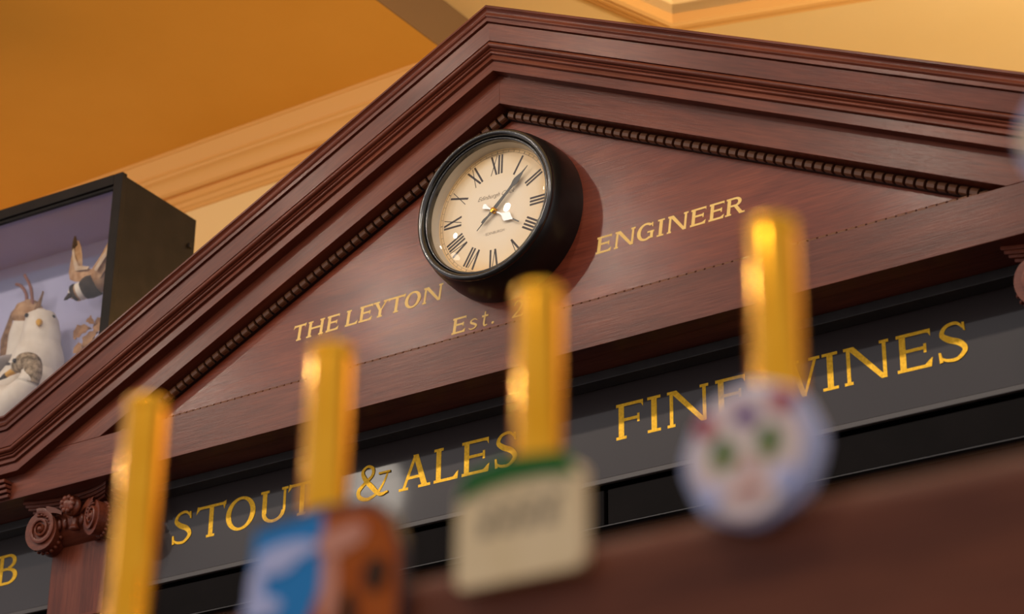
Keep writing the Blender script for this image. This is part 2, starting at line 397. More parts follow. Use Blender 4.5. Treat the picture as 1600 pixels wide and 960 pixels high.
def stem(x, t=T, top=True, bot=True, so=SO):
    o = [R_(x, 0, x + t, 1)]
    if top: o.append(R_(x - so, 1 - SH, x + t + so, 1))
    if bot: o.append(R_(x - so, 0, x + t + so, SH))
    return o
def glyph(c, w):
    if c == 'I': return [R_((w - T) / 2, 0, (w + T) / 2, 1), R_(0, 0, w, SH), R_(0, 1 - SH, w, 1)]
    if c in 'EFL':
        o = [R_(SO, 0, SO + T, 1), R_(0, 1 - SH, SO + T + SO, 1)]
        if c in 'EF':
            o += [R_(0, 1 - TH, w * .97, 1), [(w * .97, 1), (w * .97, .80), (w * .90, .90), (w * .80, 1 - TH)], R_(SO + T, .49, w * .80, .49 + TH), R_(w * .76, .40, w * .84, .64)]
        if c in 'EL': o += [R_(0, 0, w * .96, TH), [(w * .96, 0), (w, .24), (w * .93, .20), (w * .78, TH)]]
        else: o += [R_(0, 0, SO * 2 + T, SH)]
        return o
    if c == 'T':
        return [R_((w - T) / 2, 0, (w + T) / 2, 1), R_((w - T) / 2 - SO, 0, (w + T) / 2 + SO, SH), R_(.03, 1 - TH, w - .03, 1),
                [(0.02, 1.02), (.10, 1), (.12, 1 - TH), (-.02, .78)], [(w - .02, 1.04), (w - .14, 1), (w - .14, 1 - TH), (w - .09, .78)]]
    if c == 'H':
        return stem(SO, T) + stem(w - SO - T, T) + [R_(SO, .48, w - SO, .48 + TH)]
    if c == 'N':
        d = T * 1.25
        return [R_(SO, 0, SO + TH * 1.2, .98), R_(0, 0, SO * 2 + TH, SH), R_(0, 1 - SH, SO + TH + .05, 1), [(SO, 1), (SO + d, 1), (w - SO + .01, 0), (w - SO - d * .75, 0)],
                R_(w - SO - TH * 1.2, 0, w - SO, 1), R_(w - SO * 2.2 - TH, 1 - SH, w, 1)]
    if c == 'A':
        return [[(w * .46, .98), (w * .56, .98), (w * .18, 0), (w * .09, 0)], [(w * .44, 1), (w * .60, 1), (w * .92, 0), (w * .74, 0)], R_(w * .24, .30, w * .74, .30 + TH), R_(0, 0, w * .30, SH), R_(w * .62, 0, w, SH)]
    if c in 'VY':
        if c == 'V': return [[(w * .08, 1), (w * .28, 1), (w * .60, 0), (w * .46, 0)], [(w * .84, 1), (w * .93, 1), (w * .58, 0), (w * .50, 0)], R_(0, 1 - SH, w * .40, 1), R_(w * .68, 1 - SH, w, 1)]
        return [[(w * .06, 1), (w * .28, 1), (w * .58, .42), (w * .42, .42)], [(w * .80, 1), (w * .93, 1), (w * .58, .42), (w * .50, .42)], R_(w * .5 - T / 2, 0, w * .5 + T / 2, .48), R_(w * .5 - T / 2 - SO, 0, w * .5 + T / 2 + SO, SH), R_(0, 1 - SH, w * .40, 1), R_(w * .66, 1 - SH, w, 1)]
    if c == 'W':
        a = glyph('V', w * .58); b = [[(x + w * .42, y) for x, y in q] for q in glyph('V', w * .58)]
        return a + b
    if c == 'U':
        rx = (w - 2 * SO) / 2; cx = w / 2
        return [R_(SO, .30, SO + T, 1), R_(0, 1 - SH, SO * 2 + T, 1), R_(w - SO - TH * 1.1, .30, w - SO, 1), R_(w - SO * 2 - TH, 1 - SH, w, 1)] + ring(cx, .31, rx, .33, T * .85, TH * 1.1, 180, 360, 18)
    if c == 'O': return ring(w / 2, .5, w / 2, .52, T * 1.15, TH * 1.0)
    if c == 'S':
        return stroke([(w * .86, .80), (w * .62, .97), (w * .30, .93), (w * .16, .74), (w * .36, .58), (w * .70, .44), (w * .86, .24), (w * .62, .04), (w * .30, .04), (w * .08, .14)], [.05, .08, .09, .13, .16, .16, .13, .09, .08, .05]) + \
               [[(w * .80, .95), (w * .88, .95), (w * .90, .72), (w * .84, .74)], [(w * .05, .0), (w * .16, .02), (w * .10, .28), (w * .03, .28)]]
    if c == 'G':
        return ring(w * .52, .5, w * .52, .52, T * 1.1, TH, 48, 312, 30) + [R_(w * .80, .06, w * .80 + T * .9, .42), R_(w * .62, .40, w * 1.02, .40 + SH), [(w * .84, .98), (w * .92, .98), (w * .93, .70), (w * .87, .74)]]
    if c in 'RB':
        o = [R_(SO, 0, SO + T, 1), R_(0, 1 - SH, SO + T, 1)]
        bx = SO + T * .5
        if c == 'R':
            o += ring(w * .48, .735, w * .34, .265, T, TH, -90, 90, 16) + [R_(bx, 1 - TH, w * .49, 1), R_(bx, .47, w * .49, .47 + TH), [(w * .42, .50), (w * .60, .52), (w * .98, 0), (w * .76, 0)], R_(w * .74, 0, w * 1.03, SH), R_(0, 0, SO * 2 + T, SH)]
        else:
            o += ring(w * .50, .755, w * .38, .245, T, TH, -90, 90, 16) + ring(w * .52, .27, w * .46, .27, T * 1.1, TH, -90, 90, 16) + [R_(bx, 1 - TH, w * .52, 1), R_(bx, .47, w * .54, .47 + TH), R_(0, 0, w * .53, TH)]
        return o
    if c == '&':
        return stroke([(w * .98, .70), (w * .86, .42), (w * .66, .14), (w * .36, .0), (w * .10, .10), (w * .06, .30), (w * .26, .50), (w * .48, .68), (w * .50, .88), (w * .34, .98), (w * .18, .86), (w * .24, .64), (w * .48, .34), (w * .74, .07), (w * 1.0, .10)],
                      [.06, .07, .08, .10, .13, .13, .10, .09, .10, .07, .09, .13, .15, .11, .05]) + [R_(w * .70, .66, w * 1.06, .72)]
    if c == 's':
        return stroke([(w * .86, .52), (w * .56, .63), (w * .22, .56), (w * .24, .42), (w * .56, .32), (w * .84, .18), (w * .62, .03), (w * .28, .02), (w * .06, .10)], [.04, .07, .09, .12, .13, .12, .08, .07, .04])
    if c == 't': return stroke([(w * .42, .92), (w * .40, .5), (w * .40, .16), (w * .56, .03), (w * .95, .06)], [.07, .13, .13, .10, .05]) + [R_(0, .57, w * .95, .57 + TH)]
    if c == '.': return ring(w / 2, .075, .085, .085, .085, .085)
    if c == '2': return stroke([(w * .10, .74), (w * .30, .97), (w * .66, .94), (w * .80, .70), (w * .56, .38), (w * .08, .03)], [.06, .09, .12, .13, .11, .07]) + [R_(w * .04, 0, w * .95, .09), [(w * .95, 0), (w, .2), (w * .92, .17), (w * .80, .05)]]
    return []
def letter(c, x0, x1, zb, h, y, m_, parent, slant=0.):
    w_ = (x1 - x0) / h
    mb = MB(); 
    for qi, q in enumerate(glyph(c, w_)):
        # flat gold shapes of .5 mm relief
        P = [(x0 + (a + slant * (b - .5)) * h, zb + b * h) for a, b in q]
        mb.prism_xz(P, y - .0004 - qi * .000015, y)
    return mb.build('letter', m_, parent)
T, TH, SH, SO = .205, .115, .095, .075
zt, ht = .1135, .0335
for c, a, b in (('T', -.5245, -.4926), ('H', -.4878, -.4461), ('E', -.4392, -.4079), ('L', -.3908, -.3603), ('E', -.3571, -.3249), ('Y', -.3241, -.2867), ('T', -.2867, -.2454), ('O', -.2454, -.2072), ('N', -.2015, -.1561),
                ('E', .1939, .2265), ('N', .2328, .2762), ('G', .281, .3166), ('I', .3237, .3379), ('N', .345, .3871), ('E', .3931, .425), ('E', .431, .4621), ('R', .4653, .503)):
    letter(c, a, b, zt, ht, .042, M['gold_paint'], tym, .13)
for c, a, b in (('E', -.1299, -.0985), ('s', -.0909, -.0693), ('t', -.0615, -.0465), ('.', -.0391, -.0306), ('2', .0085, .0330)):
    letter(c, a, b, .0318, .0325, .042, M['gold_paint'], tym, .13)

# ------------------------------------------------------------------ signs
T, TH, SH, SO = .165, .085, .078, .075
def sign(x0, x1, label, letters):
    t = thing('sign_panel', label, 'sign', ((x0 + x1) / 2, .15, -.29))
    mb = MB(); mb.box(x0, x1, .135, .141, -.284, -.096); gp = mb.build('glass_panel', M['slate'], t)
    mb = MB(); mb.prism_xz([(x0, -.1095), (x1, -.1095), (x1, -.0912), (x0, -.0912)], .098, .134); mb.build('frame_rail', M['sign_frame'], t, bevel=.0012)
    mb = MB(); mb.box(x0, x1, .127, .1365, -.2975, -.2875); mb.build('frame_rail', M['lip'], t, bevel=.0012)
    for c, a, b in letters: letter(c, a, b, -.2175, .0690, .135, M['gold_leaf'], gp)
    return t
sign(-1.030, 1.010, 'long black glass sign with gold words STOUT & ALES and FINE WINES', [('S', -.9016, -.8449), ('T', -.8367, -.7562), ('O', -.7562, -.6783), ('U', -.6657, -.5948), ('T', -.5932, -.5223), ('&', -.4193, -.3426),
     ('A', -.3169, -.2421), ('L', -.234, -.1763), ('E', -.1685, -.1052), ('S', -.0937, -.0392), ('F', .1749, .2336), ('I', .241, .2685), ('N', .2822, .367), ('E', .3813, .4422), ('W', .4728, .5868),
     ('I', .5912, .6207), ('N', .6321, .7166), ('E', .7305, .7949), ('S', .8044, .8614)])
sign(-2.3, -1.200, 'black glass sign left of the pilaster with a gold letter B', [('B', -1.412, -1.3485)])

# ------------------------------------------------------------------ pilasters with scroll capitals
def pilaster(cx, label):
    t = thing('pilaster', label, 'pilaster', (cx, .11, -1.60), 'pilasters under the beam')
    mb = MB(GZ); mb.box(cx - .080, cx + .080, .083, .158, -1.60, -.150); mb.build('shaft', M['wood'], t, bevel=.002)
    mb = MB(); mb.box(cx - .091, cx + .091, .068, .158, -.357, -.350); mb.box(cx - .087, cx + .087, .074, .158, -.366, -.357); mb.box(cx - .094, cx + .094, .066, .158, -.382, -.366)
    mb.build('collar_moulding', M['wood'], t, bevel=.0012)
    cap = MB()
    def plan(hw, y0, dip):
        P = []
        for k in range(13):
            u = -1 + k / 6; P.append((cx + hw * u, y0 + dip * (1 - u * u)))
        for k in range(1, 9):
            v = k / 8; P.append((cx + hw - dip * .7 * sin(PI * min(v * .62, 1)), y0 + (.097 - y0) * v))
        for k in range(7, -1, -1):
            v = k / 8
            if k: P.append((cx - hw + dip * .7 * sin(PI * min(v * .62, 1)), y0 + (.097 - y0) * v))
        return P
    for hw, y0, z0, z1 in ((.120, .022, -.0985, -.0912), (.116, .026, -.1055, -.0985), (.111, .031, -.1115, -.1055), (.104, .038, -.1180, -.1115)):
        cap.prism_xy(plan(hw, y0, .026), z0, z1)
    ab = cap.build('abacus', M['wood'], t, bevel=.001)
    # echinus and neck
    mb = MB(); mb.quadgrid([[(x, y, z) for y, z in ((.157, -.118), (.060, -.118), (.050, -.130), (.050, -.150), (.058, -.168), (.072, -.182), (.084, -.190), (.157, -.190))] for x in (cx - .078, cx + .078)], True, (True, True))
    mb.build('echinus', M['wood'], t, smooth=40)
    # egg-and-leaf carving across the echinus
    for k in range(-3, 4):
        if k == 0: continue
        mb = MB(); mb.ball((cx + k * .016, .050, -.150), (.0065, .006, .013), 10, 6); mb.build('carved_egg', M['wood'], t, smooth=True)
    def volute(px, py, pz, yaw, r0, hand):
        q = Matrix.Rotation(yaw, 3, 'Z'); c0 = Vector((px, py, pz))
        P = lambda u, v, d: c0 + q @ Vector((u * hand, -d, v))
        mb = MB()       # body of the scroll
        n = 40; rows = []
        def rr(a): return r0 * (1 if a < 0 else math.exp(-.165 * a))
        for d in (-.055, -.030, -.004, 0):
            k = .90 if d == -.030 else (1 if d > -.05 else .96)
            rows.append([P(rr(0) * .80 * k * cos(2 * PI * j / n), rr(0) * k * .93 * sin(2 * PI * j / n) - .003, d) for j in range(n)])
        mb.quadgrid(rows, True, (True, True)); vo = mb.build('volute', M['wood'], t, smooth=40)
        # raised spiral band
        mb = MB(); rows = []; tot = 2.62 * 2 * PI; m_ = 110
        for i in range(m_ + 1):
            a = tot * i / m_; ra = r0 * math.exp(-.104 * a); wd = max(.0022, ra * .27)
            an = PI * .40 + a
            cs, sn = cos(an) * .86, sin(an)
            rows.append([P((ra - wd) * cs, (ra - wd) * sn, 0), P((ra - wd) * cs, (ra - wd) * sn, .0055), P((ra - wd * .5) * cs, (ra - wd * .5) * sn, .0068), P(ra * cs, ra * sn, .0055), P(ra * cs, ra * sn, 0)])
        mb.quadgrid(rows); mb.build('spiral_band', M['wood'], vo, smooth=50)
        mb = MB(); mb.ball(P(0, 0, .002), .0065, 12, 8); mb.build('volute_eye', M['wood'], vo, smooth=True)
        # arm running from the scroll to the flower
        mb = MB(); rows = []
        for i in range(9):
            u = i / 8; x = -(r0 * .25) - u * .040; z = r0 * .93 - .004 - u * u * .012; hw = .009 * (1 - u * .55)
            rows.append([P(x, z - hw, 0), P(x, z - hw, .006), P(x, z + hw * .8, .006), P(x, z + hw * .8, 0)])
        mb.quadgrid(rows, True, (True, True)); mb.build('scroll_arm', M['wood'], vo, smooth=50)
        # small carved leaves in the scroll
        mb = MB()
        for i in range(6):
            a = PI * (.42 + i * .10); rl = r0 * .63
            mb.ball(P(rl * cos(a) * .86, rl * sin(a), .003), (.0052, .004, .0034), 8, 5)
        mb.build('carved_leaf', M['wood'], vo, smooth=True)
        # bead row round the side of the scroll
        mb = MB()
        for i in range(22):
            a = 2 * PI * i / 22
            mb.ball(P(r0 * .78 * cos(a), r0 * .90 * sin(a) - .003, -.024), (.0042, .0055, .0042), 8, 5)
        mb.build('bead_row', M['wood'], vo, smooth=True)
    volute(cx - .066, .030, -.160, math.radians(12), .047, -1)
    volute(cx + .078, .034, -.157, math.radians(-20), .040, 1)
    volute(cx + .098, .066, -.157, math.radians(80), .036, -1)
    mb = MB(); n = 24; rows = []
    for i in range(9):
        ph = PI * (.04 + .92 * i / 8)
        rows.append([(cx + .016 + .0195 * sin(ph) * cos(2 * PI * j / n) * (1 + .20 * cos(7 * 2 * PI * j / n)), .036 + .0195 * sin(ph) * sin(2 * PI * j / n) * (1 + .20 * cos(7 * 2 * PI * j / n)), -.1230 - .0225 * cos(ph)) for j in range(n)])
    mb.quadgrid(rows, True, (True, True)); fl_ = mb.build('carved_flower', M['wood'], t, smooth=True)
    for k in range(9):
        a = 2 * PI * k / 9; mb = MB(); mb.ball((cx + .016 + .013 * cos(a), .020 + .003 * cos(a), -.1230 + .0145 * sin(a)), (.0062, .0045, .0062), 8, 6); mb.build('carved_petal', M['wood'], fl_, smooth=True)
    mb = MB(); mb.lathe_z(cx + .016, .046, [(.004, -.143), (.007, -.150), (.0055, -.158), (.009, -.166), (.012, -.171), (.003, -.174)], 14, (True, True)); mb.build('carved_husk', M['wood'], t, smooth=True)
pilaster(-1.112, 'mahogany pilaster with scrolled capital at the left end of the beam')
pilaster(1.092, 'mahogany pilaster at the right edge with only its scroll in view')

# ------------------------------------------------------------------ clock
cxx, czz = 0.0, .2357
clk = thing('wall_clock', 'round black wall clock with cream Roman dial showing eight past four', 'clock', (cxx, .02, czz))
mb = MB(); mb.lathe_y(cxx, czz, [(.165, .042), (.1655, .030), (.1645, .010), (.1600, -.020), (.1560, -.034), (.1535, -.038), (.140, -.036)], 96, (True, False)); mb.build('clock_body', M['clock_black'], clk, smooth=40)
mb = MB(); bz = [(.1535, -.038)] + [(.1475 + .0070 * cos(a), -.0405 + .0085 * sin(a)) for a in (math.radians(-10 - 16 * k) for k in range(10))] + [(.1410, -.0400), (.1400, -.0370)] + \
    [(.1372 + .0032 * cos(a), -.0370 + .0045 * sin(a)) for a in (math.radians(-20 - 20 * k) for k in range(8))] + [(.1342, -.030), (.1342, -.028)]
mb.lathe_y(cxx, czz, bz, 96); mb.build('bezel', M['bezel'], clk, smooth=50)
mb = MB(); mb.lathe_y(cxx, czz, [(.1342, -.028), (.1338, -.024), (.1310, -.0072)], 96); mb.build('dial_rim', M['cream'], clk, smooth=True)
mb = MB(); mb.lathe_y(cxx, czz, [(.132, -.006), (.132, -.0072), (.06, -.0072), (.001, -.0072)], 96, (True, True)); dial = mb.build('dial', M['dial'], clk, loc=(cxx, -.0072, czz))
PH = .0231
def dpt(a, r): return (cxx + r * sin(a + PH), czz + r * cos(a + PH))
def dpoly(mb, pts, y=-.0072): mb.prism_xz(pts, y - .0003, y)
def numeral(hour, txt):
    a0 = hour * PI / 6; mb = MB()
    r0, r1 = .0785, .1190
    def P(u, v):    # u tangential (m, clockwise), v 0..1 from inside to outside
        rr = r0 + (r1 - r0) * v; b = a0 + PH
        return (cxx + rr * sin(b) + u * cos(b), czz + rr * cos(b) - u * sin(b))
    def seg(u0, v0, u1, v1, w_): dpoly(mb, [P(u0 - w_ / 2, v0), P(u0 + w_ / 2, v0), P(u1 + w_ / 2, v1), P(u1 - w_ / 2, v1)])
    wd = {'I': .0068, 'V': .0150, 'X': .0160}; tot = sum(wd[c] for c in txt); u = -tot / 2
    for c in txt:
        mid = u + wd[c] / 2
        if c == 'I': seg(mid, 0, mid, 1, .0039)
        elif c == 'V': seg(mid - .0056, 1, mid + .0006, 0, .0041); seg(mid + .0062, 1, mid + .0012, 0, .0014)
        else: seg(mid - .0062, 1, mid + .0062, 0, .0041); seg(mid + .0062, 1, mid - .0062, 0, .0014)
        u += wd[c]
    mb.build('numeral', M['ink'], dial)
for h_, t_ in enumerate(('I', 'II', 'III', 'IIII', 'V', 'VI', 'VII', 'VIII', 'IX', 'X', 'XI', 'XII'), 1): numeral(h_, t_)
mb = MB()
for k in range(60):
    a = k * PI / 30; r0, r1 = .1222, .1275; w_ = .0003 if k % 5 else .0008
    b = a + PH
    dpoly(mb, [(cxx + r * sin(b) + s_ * cos(b), czz + r * cos(b) - s_ * sin(b)) for r, s_ in ((r0, -w_), (r0, w_), (r1, w_), (r1, -w_))])
for rr in (.1222, .1275):
    for k in range(96):
        a, b = k * 2 * PI / 96, (k + 1) * 2 * PI / 96
        dpoly(mb, [dpt(a, rr), dpt(b, rr), dpt(b, rr + .0005), dpt(a, rr + .0005)])
mt = mb.build('minute_track', M['ink_faint'], dial)
def text(body, name, size, x, y, z, m_, parent, rot=0, shear=0.):
    cu = bpy.data.curves.new(name, 'FONT'); cu.body = body; cu.size = size; cu.align_x = 'CENTER'; cu.shear = shear
    o = bpy.data.objects.new(name, cu); COL.objects.link(o); dg = bpy.context.evaluated_depsgraph_get()
    me = bpy.data.meshes.new_from_object(o.evaluated_get(dg)); bpy.data.objects.remove(o)
    me.materials.clear(); me.materials.append(m_)
    n = bpy.data.objects.new(name, me); COL.objects.link(n); n.rotation_euler = (PI / 2, -rot, 0)
    n.parent = parent; pw = parent['wloc']; n.location = (x - pw[0], y - pw[1], z - pw[2]); return n
text('Edinburgh Clock', 'dial_writing', .0125, cxx, -.00745, czz + .031, M['ink_faint'], dial, -PH, .5)
text('· EDINBURGH ·', 'dial_writing', .0078, cxx, -.00745, czz - .046, M['ink_faint'], dial, -PH)
def hand(name, ang, prof, y, m_):
    """prof: (r, halfwidth) along the hand"""
    mb = MB(); b = ang + PH
    Lp = [(cxx + r * sin(b) + w_ * cos(b), czz + r * cos(b) - w_ * sin(b)) for r, w_ in prof]
    Rp = [(cxx + r * sin(b) - w_ * cos(b), czz + r * cos(b) + w_ * sin(b)) for r, w_ in prof]
    for i in range(len(prof) - 1): mb.prism_xz([Lp[i], Lp[i + 1], Rp[i + 1], Rp[i]], y - .0008, y)
    return mb.build(name, m_, clk)
hm = 2 * PI * (4 + 8.3 / 60) / 12; mm = 2 * PI * 7.6 / 60
hand('hour_hand', hm - .02, [(-.030, .0035), (-.026, .0055), (-.020, .0035), (-.012, .0012), (.018, .0016), (.024, .003), (.032, .0092), (.036, .0098), (.041, .0075), (.048, .003), (.052, .0014), (.068, .0013)], -.0120, M['hand_steel'])
hand('hour_hand_tip', hm - .02, [(.053, .0014), (.070, .0012)], -.0129, M['hand_black'])
hand('minute_hand', mm, [(-.050, .0007), (-.030, .0011), (-.014, .0018), (-.004, .0042), (.010, .0040), (.045, .0026), (.058, .0034), (.066, .0062), (.072, .0068), (.080, .0046), (.090, .0018), (.106, .0004)], -.0145, M['hand_black'])
hand('counterweight', mm + .12, [(-.033, .0018), (-.026, .0032), (-.016, .0018), (-.004, .003)], -.0134, M['hand_black'])
mb = MB(); mb.lathe_y(cxx, czz, [(.0062, -.0095), (.0062, -.0155), (.0045, -.0175), (.001, -.0180)], 20, (False, True)); mb.build('hub', M['brass'], clk, smooth=40)
mb = MB(); mb.lathe_y(cxx, czz, [(.1345 * sin(t), -.0280 - .014 * cos(t)) for t in (PI / 2 * (1 - k / 14) for k in range(15))][:-1] + [(.0005, -.0420)], 72, (False, True)); mb.build('clock_glass', M['glass'], clk, smooth=True)

# ------------------------------------------------------------------ taxidermy case
RC = Matrix.Rotation(math.radians(3.0), 3, 'Z')
CO = Vector((-1.156, .15, 0))          # front right edge of the case
CW, CD, CB, CT = 1.05, .262, .022, .728
case = thing('display_case', 'black glass-fronted display case of stuffed birds on top of the back bar', 'display case', (CO.x - .5, CO.y + .13, CB))
def cbox(name, u0, u1, d0, d1, z0, z1, m_, bev=.0015):
    mb = MB(); mb.box(u0, u1, d0, d1, z0, z1); mb.v = [CO + RC @ v for v in mb.v]; return mb.build(name, m_, case, bevel=bev)
cbox('side_panel', -.014, 0, .006, CD, CB, CT, M['case_black']); cbox('side_panel', -CW, -CW + .014, .006, CD, CB, CT, M['case_black'])
cbox('top_panel', -CW + .014, -.014, .006, CD, CT - .014, CT, M['case_black']); cbox('bottom_panel', -CW + .014, -.014, .006, CD, CB, CB + .014, M['case_black'])
cbox('back_board', -CW + .014, -.014, .203, .211, CB + .014, CT - .014, M['lavender'], 0)
cbox('front_stile', -.022, .004, -.010, .006, CB, CT + .004, M['case_black']); cbox('front_stile', -CW - .004, -CW + .022, -.010, .006, CB, CT + .004, M['case_black'])
cbox('front_rail', -CW + .022, -.022, -.010, .006, CT - .022, CT + .004, M['case_black']); cbox('front_rail', -CW + .022, -.022, -.010, .006, CB, CB + .022, M['case_black'])
cbox('glazing_bead', -CW + .022, -.022, -.004, .006, CT - .030, CT - .0225, M['case_black']); 
cbox('glass_pane', -CW + .022, -.022, .0062, .0085, CB + .02, CT - .022, M['glass'], 0)
cbox('painted_floor', -CW + .014, -.014, .02, .203, CB + .014, CB + .018, M['lavender'], 0)
cbox('top_lining', -CW + .014, -.0142, .010, .203, CT - .018, CT - .0142, M['lavender'], 0)
cbox('side_lining', -.0165, -.0142, .010, .203, CB + .018, CT - .014, M['lavender'], 0)
cbox('hinge', .004, .010, CD - .03, CD - .018, .642, .654, M['case_black'])

# ------------------------------------------------------------------ birds
def loft(name, P, Rr, m_, parent, flat=None, n=16, sub=8):
    pts = catmull(P, sub); k = len(pts)
    def ip(L, i):
        f = i / (k - 1) * (len(L) - 1); j = min(int(f), len(L) - 2); q = f - j; q = q * q * (3 - 2 * q); return L[j] + (L[j + 1] - L[j]) * q
    mb = MB(); mb.tube(pts, [ip(Rr, i) for i in range(k)], n, [ip(flat, i) for i in range(k)] if flat else None)
    return mb.build(name, m_, parent, smooth=60)
def ball(name, c, r, m_, parent, rot=None, n=16):
    mb = MB(); mb.ball(c, r, n, 10, rot); return mb.build(name, m_, parent, smooth=True)
def plate(name, outline, m_, parent, thick=.004, bend=None):
    """outline: list of Vector pairs (leading, trailing) along a wing"""
    mb = MB(); rows = []
    for a, b in outline:
        a = Vector(a); b = Vector(b); c = (a + b) / 2; nrm = Vector((.45, -.8, -.3)).normalized() * thick
        rows.append([a, c + nrm, b, c - nrm * .6])
    mb.quadgrid(rows, True, (True, True)); return mb.build(name, m_, parent, smooth=60)
# gull, chest to the room
g = thing('stuffed_gull', 'large white stuffed gull with yellow bill facing out of the case', 'bird', (-1.50, .28, CB + .018))
loft('body', [(-1.64, .315, .185), (-1.60, .305, .255), (-1.545, .285, .320), (-1.510, .272, .390), (-1.500, .265, .440), (-1.500, .262, .475), (-1.502, .258, .500), (-1.503, .256, .516)],
     [.035, .075, .085, .062, .047, .042, .036, .012], M['white_f'], g, n=20)
ball('breast', (-1.515, .268, .330), (.064, .052, .085), M['white_f'], g)
loft('wing', [(-1.530, .245, .405), (-1.590, .235, .385), (-1.650, .245, .345), (-1.73, .27, .30)], [.012, .034, .036, .008], M['grey_f'], g, [.35, .40, .40, .3])
HC = Vector((-1.503, .257, .488)); HF = Vector((.70, -.64, -.30)).normalized(); HR = Vector((.75, .66, 0))
loft('bill', [HC + HF * .030 - Vector((0, 0, .006)), HC + HF * .046 - Vector((0, 0, .010)), HC + HF * .058 - Vector((0, 0, .019))], [.0090, .0078, .0025], M['bill_y'], g)
for q_ in (-1, 1): ball('eye', HC + HF * .023 + HR * (.0310 * q_) + Vector((0, 0, .010)), .0052, M['eye'], g)
for s_ in (-.02, .02):
    mb = MB(); mb.tube([(-1.575 + s_, .29, .23), (-1.57 + s_, .285, .12), (-1.57 + s_, .28, CB + .018)], .0045, 8); mb.build('leg', M['bill_y'], g)
    mb = MB(); mb.prism_xy([(-1.575 + s_, .29), (-1.595 + s_, .245), (-1.57 + s_, .235), (-1.548 + s_, .25)], CB + .018, CB + .022); mb.build('foot', M['bill_y'], g)
# speckled bird in front
j = thing('stuffed_young_bird', 'speckled brown-headed stuffed bird with dark-tipped bill crouched before the white gull', 'bird', (-1.53, .19, CB + .018))
loft('body', [(-1.66, .205, .15), (-1.62, .20, .210), (-1.57, .196, .245), (-1.512, .190, .262), (-1.480, .186, .290), (-1.478, .184, .318)], [.02, .056, .058, .036, .027, .018], M['white_f'], j)
loft('head', [(-1.468, .186, .285), (-1.466, .185, .312), (-1.474, .184, .335), (-1.494, .183, .342), (-1.515, .182, .336), (-1.527, .181, .328)], [.017, .021, .024, .0235, .017, .009], M['mottle_f'], j)
loft('bill', [(-1.522, .181, .329), (-1.548, .179, .322)], [.0085, .0062], M['bill_y'], j, sub=4)
loft('bill_tip', [(-1.547, .179, .322), (-1.572, .177, .313)], [.0064, .0018], M['dark_f'], j, sub=4)
ball('eye', (-1.505, .1615, .341), .0058, M['eye'], j)
for s_ in (0, .05):
    mb = MB(); mb.tube([(-1.60 + s_, .20, .21), (-1.598 + s_, .198, .12), (-1.60 + s_, .195, CB + .018)], .0035, 8); mb.build('leg', M['leg'], j)
j.location.x += .040; j.location.z -= 0
# plover in flight, head down, on a wire
p_ = thing('stuffed_plover', 'small tan flying plover with black breast band hung in the case', 'bird', (-1.335, .25, .54))
loft('body', [(-1.260, .285, .590), (-1.285, .272, .573), (-1.318, .258, .548), (-1.340, .250, .533), (-1.356, .245, .524), (-1.372, .241, .520), (-1.386, .238, .516)], [.010, .026, .030, .024, .021, .020, .008], M['tan_f'], p_)
loft('breast_band', [(-1.320, .2535, .536), (-1.336, .2480, .529), (-1.350, .2440, .523)], [.0285, .0275, .0225], M['dark_f'], p_, sub=4)
loft('collar', [(-1.350, .2440, .5245), (-1.362, .2410, .5205)], [.0222, .0218], M['white_f'], p_, sub=3)
loft('eye_mask', [(-1.366, .2385, .5215), (-1.374, .2375, .5195)], [.0212, .0205], M['dark_f'], p_, sub=3)
loft('forehead', [(-1.377, .236, .520), (-1.384, .235, .518)], [.0150, .0100], M['white_f'], p_, sub=3)
loft('bill', [(-1.378, .228, .512), (-1.377, .218, .500), (-1.378, .212, .493)], [.0060, .0042, .0014], M['dark_f'], p_)
plate('wing', [((-1.318, .248, .566), (-1.342, .245, .546)), ((-1.352, .250, .585), (-1.385, .248, .556)), ((-1.372, .252, .597), (-1.407, .250, .568)), ((-1.377, .253, .625), (-1.416, .252, .592)), ((-1.385, .254, .652), (-1.414, .254, .635)), ((-1.397, .255, .672), (-1.409, .255, .668))], M['tan_f'], p_, .008)
plate('wing_bar', [((-1.335, .240, .580), (-1.340, .239, .573)), ((-1.374, .241, .592), (-1.382, .240, .581)), ((-1.390, .243, .620), (-1.397, .242, .615)), ((-1.401, .247, .648), (-1.406, .246, .645))], M['pale_f'], p_, .003)
plate('wing_tip', [((-1.393, .250, .655), (-1.412, .250, .645)), ((-1.399, .250, .675), (-1.411, .250, .672)), ((-1.405, .252, .684), (-1.409, .252, .683))], M['dark_f'], p_, .007)
plate('wing', [((-1.325, .236, .566), (-1.295, .238, .538)), ((-1.285, .226, .592), (-1.262, .228, .560)), ((-1.245, .216, .628), (-1.225, .218, .600)), ((-1.205, .206, .672), (-1.195, .208, .660))], M['tan_f'], p_, .007)
plate('wing_bar', [((-1.300, .222, .556), (-1.292, .222, .548)), ((-1.262, .213, .588), (-1.252, .213, .578)), ((-1.225, .205, .625), (-1.216, .205, .616))], M['pale_f'], p_, .003)
mb = MB(); mb.tube([(-1.285, .285, .555), (-1.255, .33, .49), (-1.235, .385, .445), (-1.24, .395, .445)], .0016, 6); mb.build('wire', M['dark_f'], p_)
